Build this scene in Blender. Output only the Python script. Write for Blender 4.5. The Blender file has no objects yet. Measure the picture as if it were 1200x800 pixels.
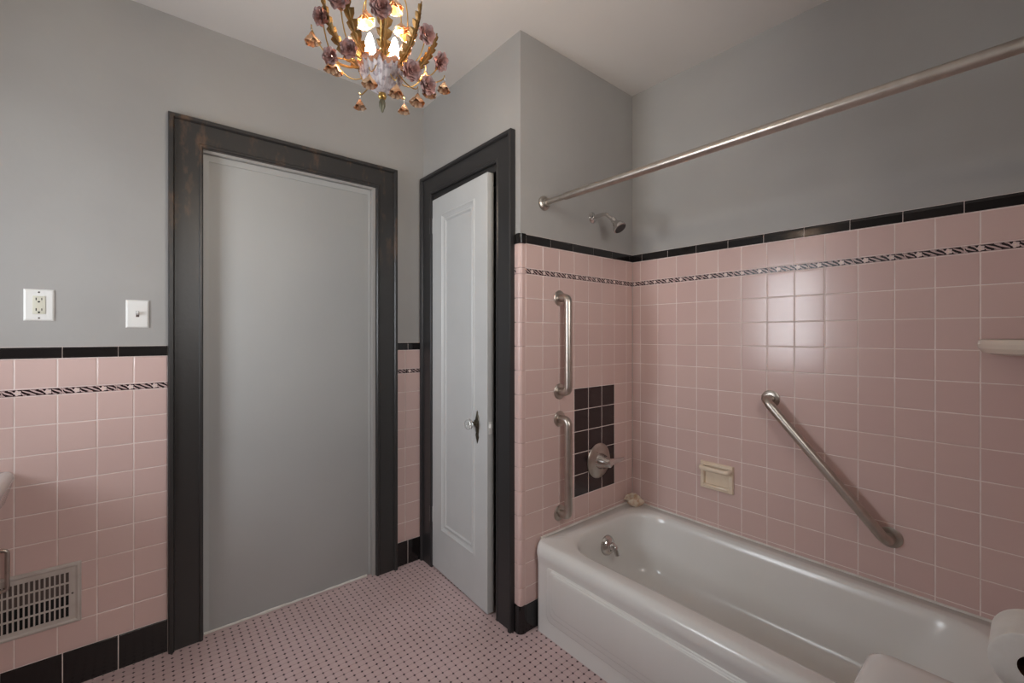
import bpy, bmesh, math, random
from mathutils import Vector, Matrix
random.seed(7)
PI = math.pi
scene = bpy.context.scene
C = scene.collection

# ------------------------------------------------------------------ camera, light, exposure
H_CAM, YAW, FPX = 1.3515, 0.6977, 511.8168
cam_d = bpy.data.cameras.new('camera'); cam = bpy.data.objects.new('camera', cam_d); C.objects.link(cam)
cam.location = (0, 0, H_CAM); cam.rotation_euler = (PI/2, 0, -YAW)
cam_d.sensor_width = 36.0; cam_d.lens = 36.0*FPX/1200.0
cam_d.shift_y = -(400-392.445)/1200.0; cam_d.clip_start = 0.02
scene.camera = cam
scene.view_settings.view_transform = 'Standard'; scene.view_settings.look = 'None'
scene.view_settings.exposure = 0.69; scene.view_settings.gamma = 1.0
scene.view_settings.use_curve_mapping = False

world = bpy.data.worlds.new('sky'); scene.world = world; world.use_nodes = True
bg = world.node_tree.nodes['Background']; bg.inputs[0].default_value = (0.62, 0.72, 0.85, 1); bg.inputs[1].default_value = 1.0

def area(name, loc, rot, sx, sy, power, col):
    l = bpy.data.lights.new(name, 'AREA'); l.shape = 'RECTANGLE'; l.size = sx; l.size_y = sy
    l.energy = power; l.color = col
    o = bpy.data.objects.new(name, l); C.objects.link(o); o.location = loc; o.rotation_euler = rot
    return o
WIN_Y0, WIN_Y1, WIN_Z0, WIN_Z1 = 1.40, 2.00, 1.06, 2.10
sky_l = area('window_daylight', (-1.22, (WIN_Y0+WIN_Y1)/2, (WIN_Z0+WIN_Z1)/2+0.1), (0, -PI/2, 0), 1.3, 1.0, 25.0, (0.92, 0.96, 1.0))
sky_l.data.spread = math.radians(125)
BULB_STRENGTH = 165.0
HALL_FILL_STRENGTH = 45.0  # emission of the added hallway fill lamp
RW = (0.50, 1.16, 1.42, 2.28)         # unseen rear window, added for fill light: x0, x1, z0, z1
fill_r = area('added_rear_fill', ((RW[0]+RW[1])/2, -0.36, (RW[2]+RW[3])/2+0.1), (PI/2, 0, 0), 1.1, 1.2, 27.0, (1.0, 0.97, 0.93))  # soft fill from behind the camera, through the added rear window

# ------------------------------------------------------------------ constants of the room (metres)
A_Y, B_X, C_Y, D_X = 2.3754, 1.2886, 1.4798, 2.1447    # tile faces of the four walls in view
L_X, R_Y = -0.98, -0.085                               # left (window) wall and rear wall
CEIL = 2.7275
T = 0.1095                                             # tile pitch
TH = 0.006                                             # tile thickness over the plaster
GR = 0.0022                                            # grout width

# ------------------------------------------------------------------ materials
MATS = {}
def mat(name, col, rough=0.5, metal=0.0, spec=0.5, coat=0.0, emit=None, estr=0.0):
    m = bpy.data.materials.new(name); m.use_nodes = True
    b = m.node_tree.nodes['Principled BSDF']
    b.inputs['Base Color'].default_value = (*col, 1); b.inputs['Roughness'].default_value = rough
    b.inputs['Metallic'].default_value = metal; b.inputs['Specular IOR Level'].default_value = spec
    b.inputs['Coat Weight'].default_value = coat; b.inputs['Coat Roughness'].default_value = 0.05
    if emit: b.inputs['Emission Color'].default_value = (*emit, 1); b.inputs['Emission Strength'].default_value = estr
    MATS[name] = m
    return m
def N(m, t): return m.node_tree.nodes.new(t)
def LK(m, a, b): m.node_tree.links.new(a, b)
def bsdf(m): return m.node_tree.nodes['Principled BSDF']
def add_noise(m, col2, scale=6.0, lo=0.4, hi=0.7, detail=4, bump=0.0, bscale=60.0, bdist=0.002, fac=1.0, coord='Object'):
    b = bsdf(m); c1 = tuple(b.inputs['Base Color'].default_value)
    tc = N(m, 'ShaderNodeTexCoord')
    n = N(m, 'ShaderNodeTexNoise'); n.inputs['Scale'].default_value = scale; n.inputs['Detail'].default_value = detail
    LK(m, tc.outputs[coord], n.inputs['Vector'])
    r = N(m, 'ShaderNodeMapRange'); r.inputs[1].default_value = lo; r.inputs[2].default_value = hi; r.inputs[4].default_value = fac
    LK(m, n.outputs['Fac'], r.inputs[0])
    mx = N(m, 'ShaderNodeMix'); mx.data_type = 'RGBA'
    mx.inputs[6].default_value = c1; mx.inputs[7].default_value = (*col2, 1)
    LK(m, r.outputs[0], mx.inputs[0]); LK(m, mx.outputs[2], b.inputs['Base Color'])
    if bump:
        n2 = N(m, 'ShaderNodeTexNoise'); n2.inputs['Scale'].default_value = bscale; n2.inputs['Detail'].default_value = 3
        LK(m, tc.outputs[coord], n2.inputs['Vector'])
        bp = N(m, 'ShaderNodeBump'); bp.inputs['Strength'].default_value = bump; bp.inputs['Distance'].default_value = bdist
        LK(m, n2.outputs['Fac'], bp.inputs['Height']); LK(m, bp.outputs[0], b.inputs['Normal'])
    return mx
def vary(m, amount=0.12, hue=None):
    """per-object tone variation (each tile fired a little differently)"""
    b = bsdf(m); c1 = tuple(b.inputs['Base Color'].default_value)[:3]
    oi = N(m, 'ShaderNodeObjectInfo')
    mx = N(m, 'ShaderNodeMix'); mx.data_type = 'RGBA'
    h = hue or c1
    mx.inputs[6].default_value = (*[c*(1-amount) for c in c1], 1); mx.inputs[7].default_value = (*[min(1, c*(1+amount)) for c in h], 1)
    LK(m, oi.outputs['Random'], mx.inputs[0]); LK(m, mx.outputs[2], b.inputs['Base Color'])
    tc = N(m, 'ShaderNodeTexCoord'); n2 = N(m, 'ShaderNodeTexNoise'); n2.inputs['Scale'].default_value = 22
    LK(m, tc.outputs['Object'], n2.inputs['Vector'])
    bp = N(m, 'ShaderNodeBump'); bp.inputs['Strength'].default_value = 0.12; bp.inputs['Distance'].default_value = 0.002
    LK(m, n2.outputs['Fac'], bp.inputs['Height']); LK(m, bp.outputs[0], b.inputs['Normal'])

paint = mat('grey_wall_paint', (0.375, 0.362, 0.348), 0.6); add_noise(paint, (0.40, 0.388, 0.372), 3, bump=0.25, bscale=45)
ceil_p = mat('ceiling_paint', (0.70, 0.665, 0.635), 0.7); add_noise(ceil_p, (0.67, 0.635, 0.605), 2, bump=0.15, bscale=40)
panel_p = mat('grey_panel_paint', (0.43, 0.433, 0.425), 0.65); add_noise(panel_p, (0.40, 0.403, 0.397), 1.6, 0.35, 0.7, bump=0.1, bscale=30)
pink = mat('pink_tile', (0.665, 0.475, 0.44), 0.19, spec=0.45); vary(pink, 0.018, (0.665, 0.485, 0.445))
black_t = mat('black_tile', (0.012, 0.010, 0.010), 0.14); vary(black_t, 0.3)
dark_t = mat('dark_brown_tile', (0.028, 0.014, 0.014), 0.16); vary(dark_t, 0.2)
print_p = mat('liner_ground', (0.60, 0.44, 0.42), 0.25)
print_b = mat('liner_ink', (0.02, 0.008, 0.010), 0.25)
print_f = mat('liner_flower', (0.72, 0.57, 0.54), 0.25)
grout = mat('grout', (0.86, 0.75, 0.71), 0.8); add_noise(grout, (0.72, 0.60, 0.55), 9)
fgrout = mat('floor_grout', (0.56, 0.42, 0.41), 0.8); add_noise(fgrout, (0.48, 0.35, 0.34), 7)
oct_m = mat('pink_mosaic', (0.62, 0.46, 0.455), 0.35); mxo = add_noise(oct_m, (0.55, 0.40, 0.385), 3.5, 0.35, 0.75)
dot_m = mat('black_mosaic', (0.035, 0.012, 0.016), 0.3)
blackwood = mat('black_painted_wood', (0.026, 0.025, 0.026), 0.36)
# worn paint: bare brown wood shows in patches of its own, mostly high on the door casing
def worn(m):
    b = bsdf(m); tc = N(m, 'ShaderNodeTexCoord')
    mp = N(m, 'ShaderNodeMapping'); mp.inputs['Scale'].default_value = (5, 5, 1.6); LK(m, tc.outputs['Object'], mp.inputs[0])
    n = N(m, 'ShaderNodeTexNoise'); n.inputs['Scale'].default_value = 2.2; n.inputs['Detail'].default_value = 8; n.inputs['Roughness'].default_value = 0.65
    LK(m, mp.outputs[0], n.inputs['Vector'])
    r = N(m, 'ShaderNodeMapRange'); r.inputs[1].default_value = 0.53; r.inputs[2].default_value = 0.66; LK(m, n.outputs['Fac'], r.inputs[0])
    sp = N(m, 'ShaderNodeSeparateXYZ'); LK(m, tc.outputs['Object'], sp.inputs[0])
    r2 = N(m, 'ShaderNodeMapRange'); r2.inputs[1].default_value = 1.55; r2.inputs[2].default_value = 2.0; LK(m, sp.outputs[2], r2.inputs[0])
    mu = N(m, 'ShaderNodeMath'); mu.operation = 'MULTIPLY'; LK(m, r.outputs[0], mu.inputs[0]); LK(m, r2.outputs[0], mu.inputs[1])
    mx = N(m, 'ShaderNodeMix'); mx.data_type = 'RGBA'; mx.inputs[6].default_value = (0.030, 0.028, 0.027, 1); mx.inputs[7].default_value = (0.125, 0.075, 0.048, 1)
    LK(m, mu.outputs[0], mx.inputs[0]); LK(m, mx.outputs[2], b.inputs['Base Color'])
    n2 = N(m, 'ShaderNodeTexNoise'); n2.inputs['Scale'].default_value = 40; LK(m, tc.outputs['Object'], n2.inputs['Vector'])
    bp = N(m, 'ShaderNodeBump'); bp.inputs['Strength'].default_value = 0.25; bp.inputs['Distance'].default_value = 0.002
    LK(m, n2.outputs['Fac'], bp.inputs['Height']); LK(m, bp.outputs[0], b.inputs['Normal'])
blackworn = mat('worn_black_wood', (0.02, 0.019, 0.019), 0.35); worn(blackworn)
doorwhite = mat('white_door_paint', (0.58, 0.585, 0.58), 0.4); add_noise(doorwhite, (0.55, 0.555, 0.55), 4)
enamel = mat('white_enamel', (0.78, 0.77, 0.745), 0.22, coat=0.15); add_noise(enamel, (0.75, 0.735, 0.70), 2.5)
porc = mat('white_porcelain', (0.76, 0.75, 0.73), 0.12, coat=0.4)
ivory = mat('ivory_ceramic', (0.84, 0.71, 0.56), 0.2); add_noise(ivory, (0.78, 0.64, 0.49), 20)
cream = mat('cream_ceramic', (0.72, 0.63, 0.54), 0.2)
chrome = mat('chrome', (0.62, 0.60, 0.58), 0.12, 1.0)
nickel = mat('brushed_steel', (0.52, 0.475, 0.43), 0.33, 1.0); add_noise(nickel, (0.45, 0.405, 0.36), 30)
darkm = mat('dark_metal', (0.10, 0.085, 0.06), 0.4, 0.8)
glass_k = mat('glass_knob', (0.85, 0.87, 0.86), 0.06); bsdf(glass_k).inputs['Transmission Weight'].default_value = 0.75
plastic = mat('white_plastic', (0.80, 0.79, 0.76), 0.3)
ivoryp = mat('ivory_plastic', (0.68, 0.66, 0.55), 0.35)
hole = mat('black_hole', (0.006, 0.005, 0.005), 0.8)
ventm = mat('vent_enamel', (0.55, 0.50, 0.46), 0.4); add_noise(ventm, (0.46, 0.40, 0.36), 9)
ventin = mat('vent_damper', (0.10, 0.075, 0.065), 0.7)
paper = mat('tissue_paper', (0.78, 0.76, 0.72), 0.9); add_noise(paper, (0.74, 0.72, 0.68), 40, bump=0.2, bscale=120)
core_m = mat('cardboard_core', (0.10, 0.055, 0.03), 0.9)
caulk = mat('caulk', (0.78, 0.75, 0.71), 0.6); add_noise(caulk, (0.66, 0.62, 0.57), 25)
rubber = mat('dark_rubber', (0.03, 0.03, 0.03), 0.5)
gold = mat('gilt_leaf', (0.34, 0.17, 0.045), 0.42, 0.55); add_noise(gold, (0.20, 0.13, 0.05), 25, 0.35, 0.6)
goldw = mat('gilt_wire', (0.62, 0.40, 0.13), 0.3, 0.8)
verd = mat('verdigris', (0.16, 0.15, 0.10), 0.5, 0.4)
rosem = mat('mauve_rose', (0.42, 0.21, 0.175), 0.45); add_noise(rosem, (0.33, 0.22, 0.215), 45, 0.4, 0.6)
peach = mat('peach_blossom', (0.52, 0.20, 0.07), 0.5); add_noise(peach, (0.60, 0.40, 0.25), 30, 0.42, 0.62)
bowl_m = mat('lavender_bowl', (0.62, 0.58, 0.60), 0.4); add_noise(bowl_m, (0.33, 0.28, 0.31), 90, 0.48, 0.62)
rimm = mat('bowl_rim', (0.50, 0.25, 0.15), 0.4)
candle = mat('candle_sleeve', (0.80, 0.68, 0.50), 0.5)
bulbm = mat('lit_bulb', (1, 0.9, 0.75), 0.3, emit=(1.0, 0.85, 0.66), estr=BULB_STRENGTH)
hallfill = mat('hall_fill_glass', (0.9, 0.88, 0.85), 0.4, emit=(1.0, 0.93, 0.85), estr=HALL_FILL_STRENGTH)  # glowing glass of the added hallway lamp
wood_f = mat('hall_floor', (0.20, 0.11, 0.06), 0.4); add_noise(wood_f, (0.12, 0.06, 0.03), 12)
shellm = mat('shell', (0.72, 0.62, 0.50), 0.4); add_noise(shellm, (0.55, 0.35, 0.22), 60, 0.5, 0.65)
drain = mat('tarnished_brass', (0.35, 0.30, 0.22), 0.3, 1.0)
# clear window pane: mostly lets light straight through, with a little gloss
pane_m = bpy.data.materials.new('window_glass'); pane_m.use_nodes = True
_t = pane_m.node_tree; _t.nodes.remove(_t.nodes['Principled BSDF'])
_a = _t.nodes.new('ShaderNodeBsdfTransparent'); _g = _t.nodes.new('ShaderNodeBsdfGlossy'); _g.inputs['Roughness'].default_value = 0.02
_m = _t.nodes.new('ShaderNodeMixShader'); _m.inputs[0].default_value = 0.06
_t.links.new(_a.outputs[0], _m.inputs[1]); _t.links.new(_g.outputs[0], _m.inputs[2]); _t.links.new(_m.outputs[0], _t.nodes['Material Output'].inputs[0])

# ------------------------------------------------------------------ mesh helpers
class MB:
    """collects shapes, builds ONE mesh object"""
    def __init__(s): s.v = []; s.f = []; s.mi = []; s.sm = []
    def add(s, verts, faces, mi=0, smooth=False, M=None):
        o = len(s.v)
        for p in verts:
            p = Vector(p)
            s.v.append(tuple(M @ p) if M is not None else tuple(p))
        for f in faces: s.f.append([i+o for i in f]); s.mi.append(mi); s.sm.append(smooth)
        return s
    def box(s, x0, x1, y0, y1, z0, z1, mi=0, M=None):
        v = [(x, y, z) for z in (z0, z1) for y in (y0, y1) for x in (x0, x1)]
        return s.add(v, [(0,2,3,1), (4,5,7,6), (0,1,5,4), (2,6,7,3), (0,4,6,2), (1,3,7,5)], mi, False, M)
    def bbox(s, x0, x1, y0, y1, z0, z1, b=0.003, mi=0, M=None):
        """box with bevelled edges"""
        bm = bmesh.new(); bmesh.ops.create_cube(bm, size=1)
        for v in bm.verts: v.co = Vector(((x0+x1)/2+v.co.x*(x1-x0), (y0+y1)/2+v.co.y*(y1-y0), (z0+z1)/2+v.co.z*(z1-z0)))
        bmesh.ops.bevel(bm, geom=bm.edges[:], offset=b, segments=2, affect='EDGES', profile=0.5)
        bm.verts.ensure_lookup_table()
        s.add([v.co.copy() for v in bm.verts], [[v.index for v in f.verts] for f in bm.faces], mi, True, M); bm.free(); return s
    def lathe(s, prof, n=24, mi=0, M=None, smooth=True, scallop=None):
        vs = []; fs = []
        for j, (r, z) in enumerate(prof):
            for i in range(n):
                a = 2*PI*i/n; rr = r; zz = z
                if scallop: rr, zz = scallop(r, z, a, j)
                vs.append((rr*math.cos(a), rr*math.sin(a), zz))
        for j in range(len(prof)-1):
            for i in range(n):
                k = (i+1) % n
                fs.append((j*n+i, j*n+k, (j+1)*n+k, (j+1)*n+i))
        if prof[0][0] > 1e-6: fs.append(tuple(range(n))[::-1])
        if prof[-1][0] > 1e-6: fs.append(tuple((len(prof)-1)*n+i for i in range(n)))
        return s.add(vs, fs, mi, smooth, M)
    def tube(s, pts, r, n=12, mi=0, M=None, cap=True, closed=False):
        pts = [Vector(p) for p in pts]; m = len(pts)
        rr = r if isinstance(r, (list, tuple)) else [r]*m
        vs = []; fs = []; up = None
        for i, p in enumerate(pts):
            if closed: t = (pts[(i+1) % m]-pts[i-1]).normalized()
            else: t = (pts[min(i+1, m-1)]-pts[max(i-1, 0)]).normalized()
            if up is None:
                up = Vector((0, 0, 1)) if abs(t.z) < 0.9 else Vector((1, 0, 0))
            up = (up-t*up.dot(t)).normalized(); sd = t.cross(up)
            for k in range(n):
                a = 2*PI*k/n; vs.append(p+(up*math.cos(a)+sd*math.sin(a))*rr[i])
        for i in range(m if closed else m-1):
            i2 = (i+1) % m
            for k in range(n):
                k2 = (k+1) % n; fs.append((i*n+k, i*n+k2, i2*n+k2, i2*n+k))
        if cap and not closed: fs.append(tuple(range(n))[::-1]); fs.append(tuple((m-1)*n+k for k in range(n)))
        return s.add(vs, fs, mi, True, M)
    def loft(s, rings, cap0=True, cap1=True, mi=0, M=None, smooth=True):
        n = len(rings[0]); vs = [p for r in rings for p in r]; fs = []
        for j in range(len(rings)-1):
            for i in range(n):
                k = (i+1) % n; fs.append((j*n+i, j*n+k, (j+1)*n+k, (j+1)*n+i))
        if cap0: fs.append(tuple(range(n))[::-1])
        if cap1: fs.append(tuple((len(rings)-1)*n+i for i in range(n)))
        return s.add(vs, fs, mi, smooth, M)
    def mesh(s, name, mats):
        me = bpy.data.meshes.new(name); me.from_pydata(s.v, [], s.f)
        for m in (mats if isinstance(mats, (list, tuple)) else [mats]): me.materials.append(m)
        me.polygons.foreach_set('material_index', s.mi); me.polygons.foreach_set('use_smooth', s.sm)
        bm = bmesh.new(); bm.from_mesh(me); bmesh.ops.recalc_face_normals(bm, faces=bm.faces[:]); bm.to_mesh(me); bm.free()
        return me
    def build(s, name, mats, parent=None, loc=None, auto=True):
        me = s.mesh(name, mats)
        if auto and any(s.sm):
            try: me.set_sharp_from_angle(angle=math.radians(38))
            except Exception: pass
        return link(name, me, parent, loc)
def link(name, me, parent=None, loc=None, rot=None):
    o = bpy.data.objects.new(name, me); C.objects.link(o)
    if parent: o.parent = parent
    if loc: o.location = loc
    if rot: o.rotation_euler = rot
    return o
def tag(o, label, cat, group=None, kind=None):
    o['label'] = label; o['category'] = cat
    if group: o['group'] = group
    if kind: o['kind'] = kind
    return o
def thing(name, label, cat, loc=(0,0,0), rz=0, group=None, kind=None):
    o = bpy.data.objects.new(name, None); C.objects.link(o); o.location = loc; o.rotation_euler = (0, 0, rz)
    o.empty_display_size = 0.05
    return tag(o, label, cat, group, kind)
def align(loc, d):
    """matrix that puts local +z along d at loc"""
    return Matrix.Translation(Vector(loc)) @ Vector(d).to_track_quat('Z', 'Y').to_matrix().to_4x4()
def fillet(pts, r, n=6):
    pts = [Vector(p) for p in pts]; out = [pts[0]]
    for i in range(1, len(pts)-1):
        a, b, c = pts[i-1], pts[i], pts[i+1]
        d1 = (a-b).normalized(); d2 = (c-b).normalized(); ang = d1.angle(d2)
        t = min(r/math.tan(ang/2), (a-b).length*0.49, (c-b).length*0.49)
        p1 = b+d1*t; p2 = b+d2*t
        for k in range(n+1):
            u = k/n; out.append(p1*(1-u)**2+b*2*u*(1-u)+p2*u*u)
    out.append(pts[-1]); return out
def rrect(x0, x1, y0, y1, rs, z, n=7):
    """rounded rectangle ring; rs = radius or 4 radii for corners (x0y0, x1y0, x1y1, x0y1)"""
    if not isinstance(rs, (list, tuple)): rs = [rs]*4
    out = []
    for (cx, cy, sx, sy, a0), r in zip(((x0, y0, 1, 1, PI), (x1, y0, -1, 1, 1.5*PI), (x1, y1, -1, -1, 0), (x0, y1, 1, -1, 0.5*PI)), rs):
        for k in range(n):
            a = a0+k/(n-1)*PI/2
            out.append((cx+sx*r+math.cos(a)*r, cy+sy*r+math.sin(a)*r, z))
    return out

# ------------------------------------------------------------------ walls, floor, ceiling
def struct(name, mb, m, label, cat):
    return tag(mb.build(name, m), label, cat, kind='structure')
W = 0.12
DOOR_A = (0.19, 0.975, 2.168)      # doorway filled with the grey panel: x0, x1, top
DOOR_B = (1.640, 2.268, 2.148)     # closet doorway: y0, y1, top
mb = MB(); ya = A_Y+TH
mb.box(L_X-W, DOOR_A[0], ya, ya+W, 0, CEIL).box(DOOR_A[1], B_X+TH+W, ya, ya+W, 0, CEIL).box(DOOR_A[0], DOOR_A[1], ya, ya+W, DOOR_A[2], CEIL)
wall_a = struct('wall_far', mb, paint, 'grey plaster wall with pink wainscot around the large doorway', 'wall')
mb = MB(); xb = B_X+TH
mb.box(xb, xb+W, DOOR_B[1], ya, 0, CEIL).box(xb, xb+W, C_Y+TH, DOOR_B[0], 0, CEIL).box(xb, xb+W, DOOR_B[0], DOOR_B[1], DOOR_B[2]+0.026, CEIL)
wall_b = struct('wall_closet', mb, paint, 'short grey wall holding the white closet door', 'wall')
mb = MB().box(xb+W, D_X+TH+W, C_Y+TH, C_Y+TH+W, 0, CEIL)
wall_c = struct('wall_shower', mb, paint, 'grey wall above pink tile at the shower head end', 'wall')
mb = MB().box(D_X+TH, D_X+TH+W, R_Y-TH-W, C_Y+TH, 0, CEIL)
wall_d = struct('wall_right', mb, paint, 'long grey wall above pink tile beside the bathtub', 'wall')
mb = MB(); xl = L_X-TH
mb.box(xl-W, xl, R_Y-TH-W, WIN_Y0, 0, CEIL).box(xl-W, xl, WIN_Y1, ya, 0, CEIL).box(xl-W, xl, WIN_Y0, WIN_Y1, 0, WIN_Z0).box(xl-W, xl, WIN_Y0, WIN_Y1, WIN_Z1, CEIL)
wall_l = struct('wall_left', mb, paint, 'grey wall with the window above pink wainscot', 'wall')
RD = (-0.60, 0.38, 2.15)          # rear doorway the picture is taken from
mb = MB(); yr = R_Y-TH
mb.box(xl, RD[0], yr-W, yr, 0, CEIL).box(RD[1], RW[0], yr-W, yr, 0, CEIL).box(RW[1], D_X+TH, yr-W, yr, 0, CEIL).box(RD[0], RD[1], yr-W, yr, RD[2], CEIL)
mb.box(RW[0], RW[1], yr-W, yr, 0, RW[2]).box(RW[0], RW[1], yr-W, yr, RW[3], CEIL)
wall_r = struct('wall_rear', mb, paint, 'grey wall with open doorway behind the toilet', 'wall')
struct('ceiling', MB().box(xl-W, D_X+TH+W, yr-W, ya+W, CEIL, CEIL+0.08), ceil_p, 'smooth pale ceiling carrying the flower chandelier', 'ceiling')
floor = struct('floor', MB().box(xl-W, D_X+TH+W, yr-W, ya+W, -0.08, -0.0005), fgrout, 'pink mosaic floor dotted with small black tiles', 'floor')
# closet interior behind the ajar door
mb = MB().box(xb+W, 2.05, ya, ya+W, 0, CEIL).box(2.05, 2.12, C_Y+TH+W, ya+W, 0, CEIL)
struct('wall_closet_inner', mb, paint, 'dark inner wall of the closet behind the white door', 'wall')
# hallway behind the camera
mb = MB().box(-1.2, -1.1, -1.9, yr-W, 0, CEIL).box(RD[1]+0.03, RD[1]+0.09, -1.9, yr-W, 0, CEIL).box(-1.2, RD[1]+0.09, -2.0, -1.9, 0, CEIL)
struct('wall_hall', mb, paint, 'plain grey hallway walls beyond the rear doorway', 'wall')
struct('ceiling_hall', MB().box(-1.2, RD[1]+0.09, -2.0, yr-W, CEIL, CEIL+0.08), ceil_p, 'pale hallway ceiling beyond the rear doorway', 'ceiling')
struct('floor_hall', MB().box(-1.2, RD[1]+0.09, -2.0, yr-W, -0.08, 0), wood_f, 'brown wooden hallway floor beyond the rear doorway', 'floor')
hl = thing('hall_fill_lamp', 'round frosted ceiling lamp in the hallway', 'lamp', (-0.1, -1.0, CEIL))  # added out of view to send fill light through the doorway
MB().lathe([(0, -0.005), (0.13, -0.005), (0.14, -0.02), (0.13, -0.03)], 24).build('fill_lamp_base', nickel, hl)
MB().lathe([(0.125, -0.028), (0.12, -0.06), (0.09, -0.09), (0.04, -0.105), (0, -0.108)], 24).build('fill_lamp_shade', hallfill, hl)

# ------------------------------------------------------------------ tiles
# axis 'X' walls run along x at a fixed y; axis 'Y' walls run along y at a fixed x. th turns local +y into the room.
WALLS = {'A': (wall_a, 'X', A_Y, PI, (0, -1)), 'C': (wall_c, 'X', C_Y, PI, (0, -1)), 'B': (wall_b, 'Y', B_X, PI/2, (-1, 0)),
         'D': (wall_d, 'Y', D_X, PI/2, (-1, 0)), 'L': (wall_l, 'Y', L_X, -PI/2, (1, 0)), 'R': (wall_r, 'X', R_Y, 0, (0, 1))}
_tc = {}
def tile_mesh(w, h, m, th=TH, e=0.0022, dome=0.00008):
    k = (round(w, 4), round(h, 4), m.name, th)
    if k in _tc: return _tc[k]
    rings = []
    for ins, y in ((0, 0), (0, th-0.0022), (0.0008, th-0.0009), (e, th-dome), (e+0.006, th)):
        a = w/2-min(ins, w*0.3); b = h/2-min(ins, h*0.3); rings.append([(-a, y, -b), (a, y, -b), (a, y, b), (-a, y, b)])
    q = MB().loft(rings, cap0=False, cap1=True, smooth=False); me = q.mesh('tile', m); _tc[k] = me
    return me
def wpos(wk, h, z, d=0.0):
    """point on a wall: h along it, z up, d out of the tile face into the room"""
    _, ax, pl, th, n = WALLS[wk]
    return (h, pl+n[1]*d, z) if ax == 'X' else (pl+n[0]*d, h, z)
def put(wk, me, h, z, name='tile', tilt=0.0):
    par, ax, pl, th, n = WALLS[wk]
    o = link(name, me, par, wpos(wk, h, z, -TH), (random.gauss(0, tilt), 0, th+random.gauss(0, tilt)))
    return o
def grout_slab(wk, h0, h1, z0, z1, m=grout, d=-0.0011):
    a = wpos(wk, h0, z0, -TH); b = wpos(wk, h1, z1, d)
    MB().box(min(a[0], b[0]), max(a[0], b[0]), min(a[1], b[1]), max(a[1], b[1]), z0, z1).build('grout', m, WALLS[wk][0])
def cells(lines): return [(lines[i], lines[i+1]) for i in range(len(lines)-1)]
def span(off, pitch, lo, hi, minw=0.012):
    k = math.ceil((lo-off)/pitch-1e-6); out = [lo]
    x = off+k*pitch
    while x < hi-1e-6:
        if x-out[-1] > minw: out.append(x)
        x += pitch
    if hi-out[-1] < minw: out.pop()
    out.append(hi); return out
def field(wk, hs, zs, m=pink, skip=None, name='tile', tilt=0.0013):
    for (z0, z1) in cells(zs):
        for (h0, h1) in cells(hs):
            mm = m
            if skip:
                r = skip((h0+h1)/2, (z0+z1)/2)
                if r is True: continue
                if r: mm = r
            put(wk, tile_mesh(h1-h0-GR, z1-z0-GR, mm), (h0+h1)/2, (z0+z1)/2, name, tilt)
def cap_mesh(w, h, th=0.0105, m=black_t):
    k = ('cap', round(w, 4), round(h, 4))
    if k in _tc: return _tc[k]
    prof = [(0, -h/2), (th-0.003, -h/2), (th-0.001, -h/2+0.001), (th, -h/2+0.004), (th, h/2-0.012), (th-0.0012, h/2-0.006), (th-0.004, h/2-0.002), (th-0.008, h/2), (0, h/2)]
    q = MB(); q.loft([[(x, y, z) for y, z in prof] for x in (-w/2, w/2)], smooth=False)
    _tc[k] = q.mesh('cap_tile', m); return _tc[k]
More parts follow.
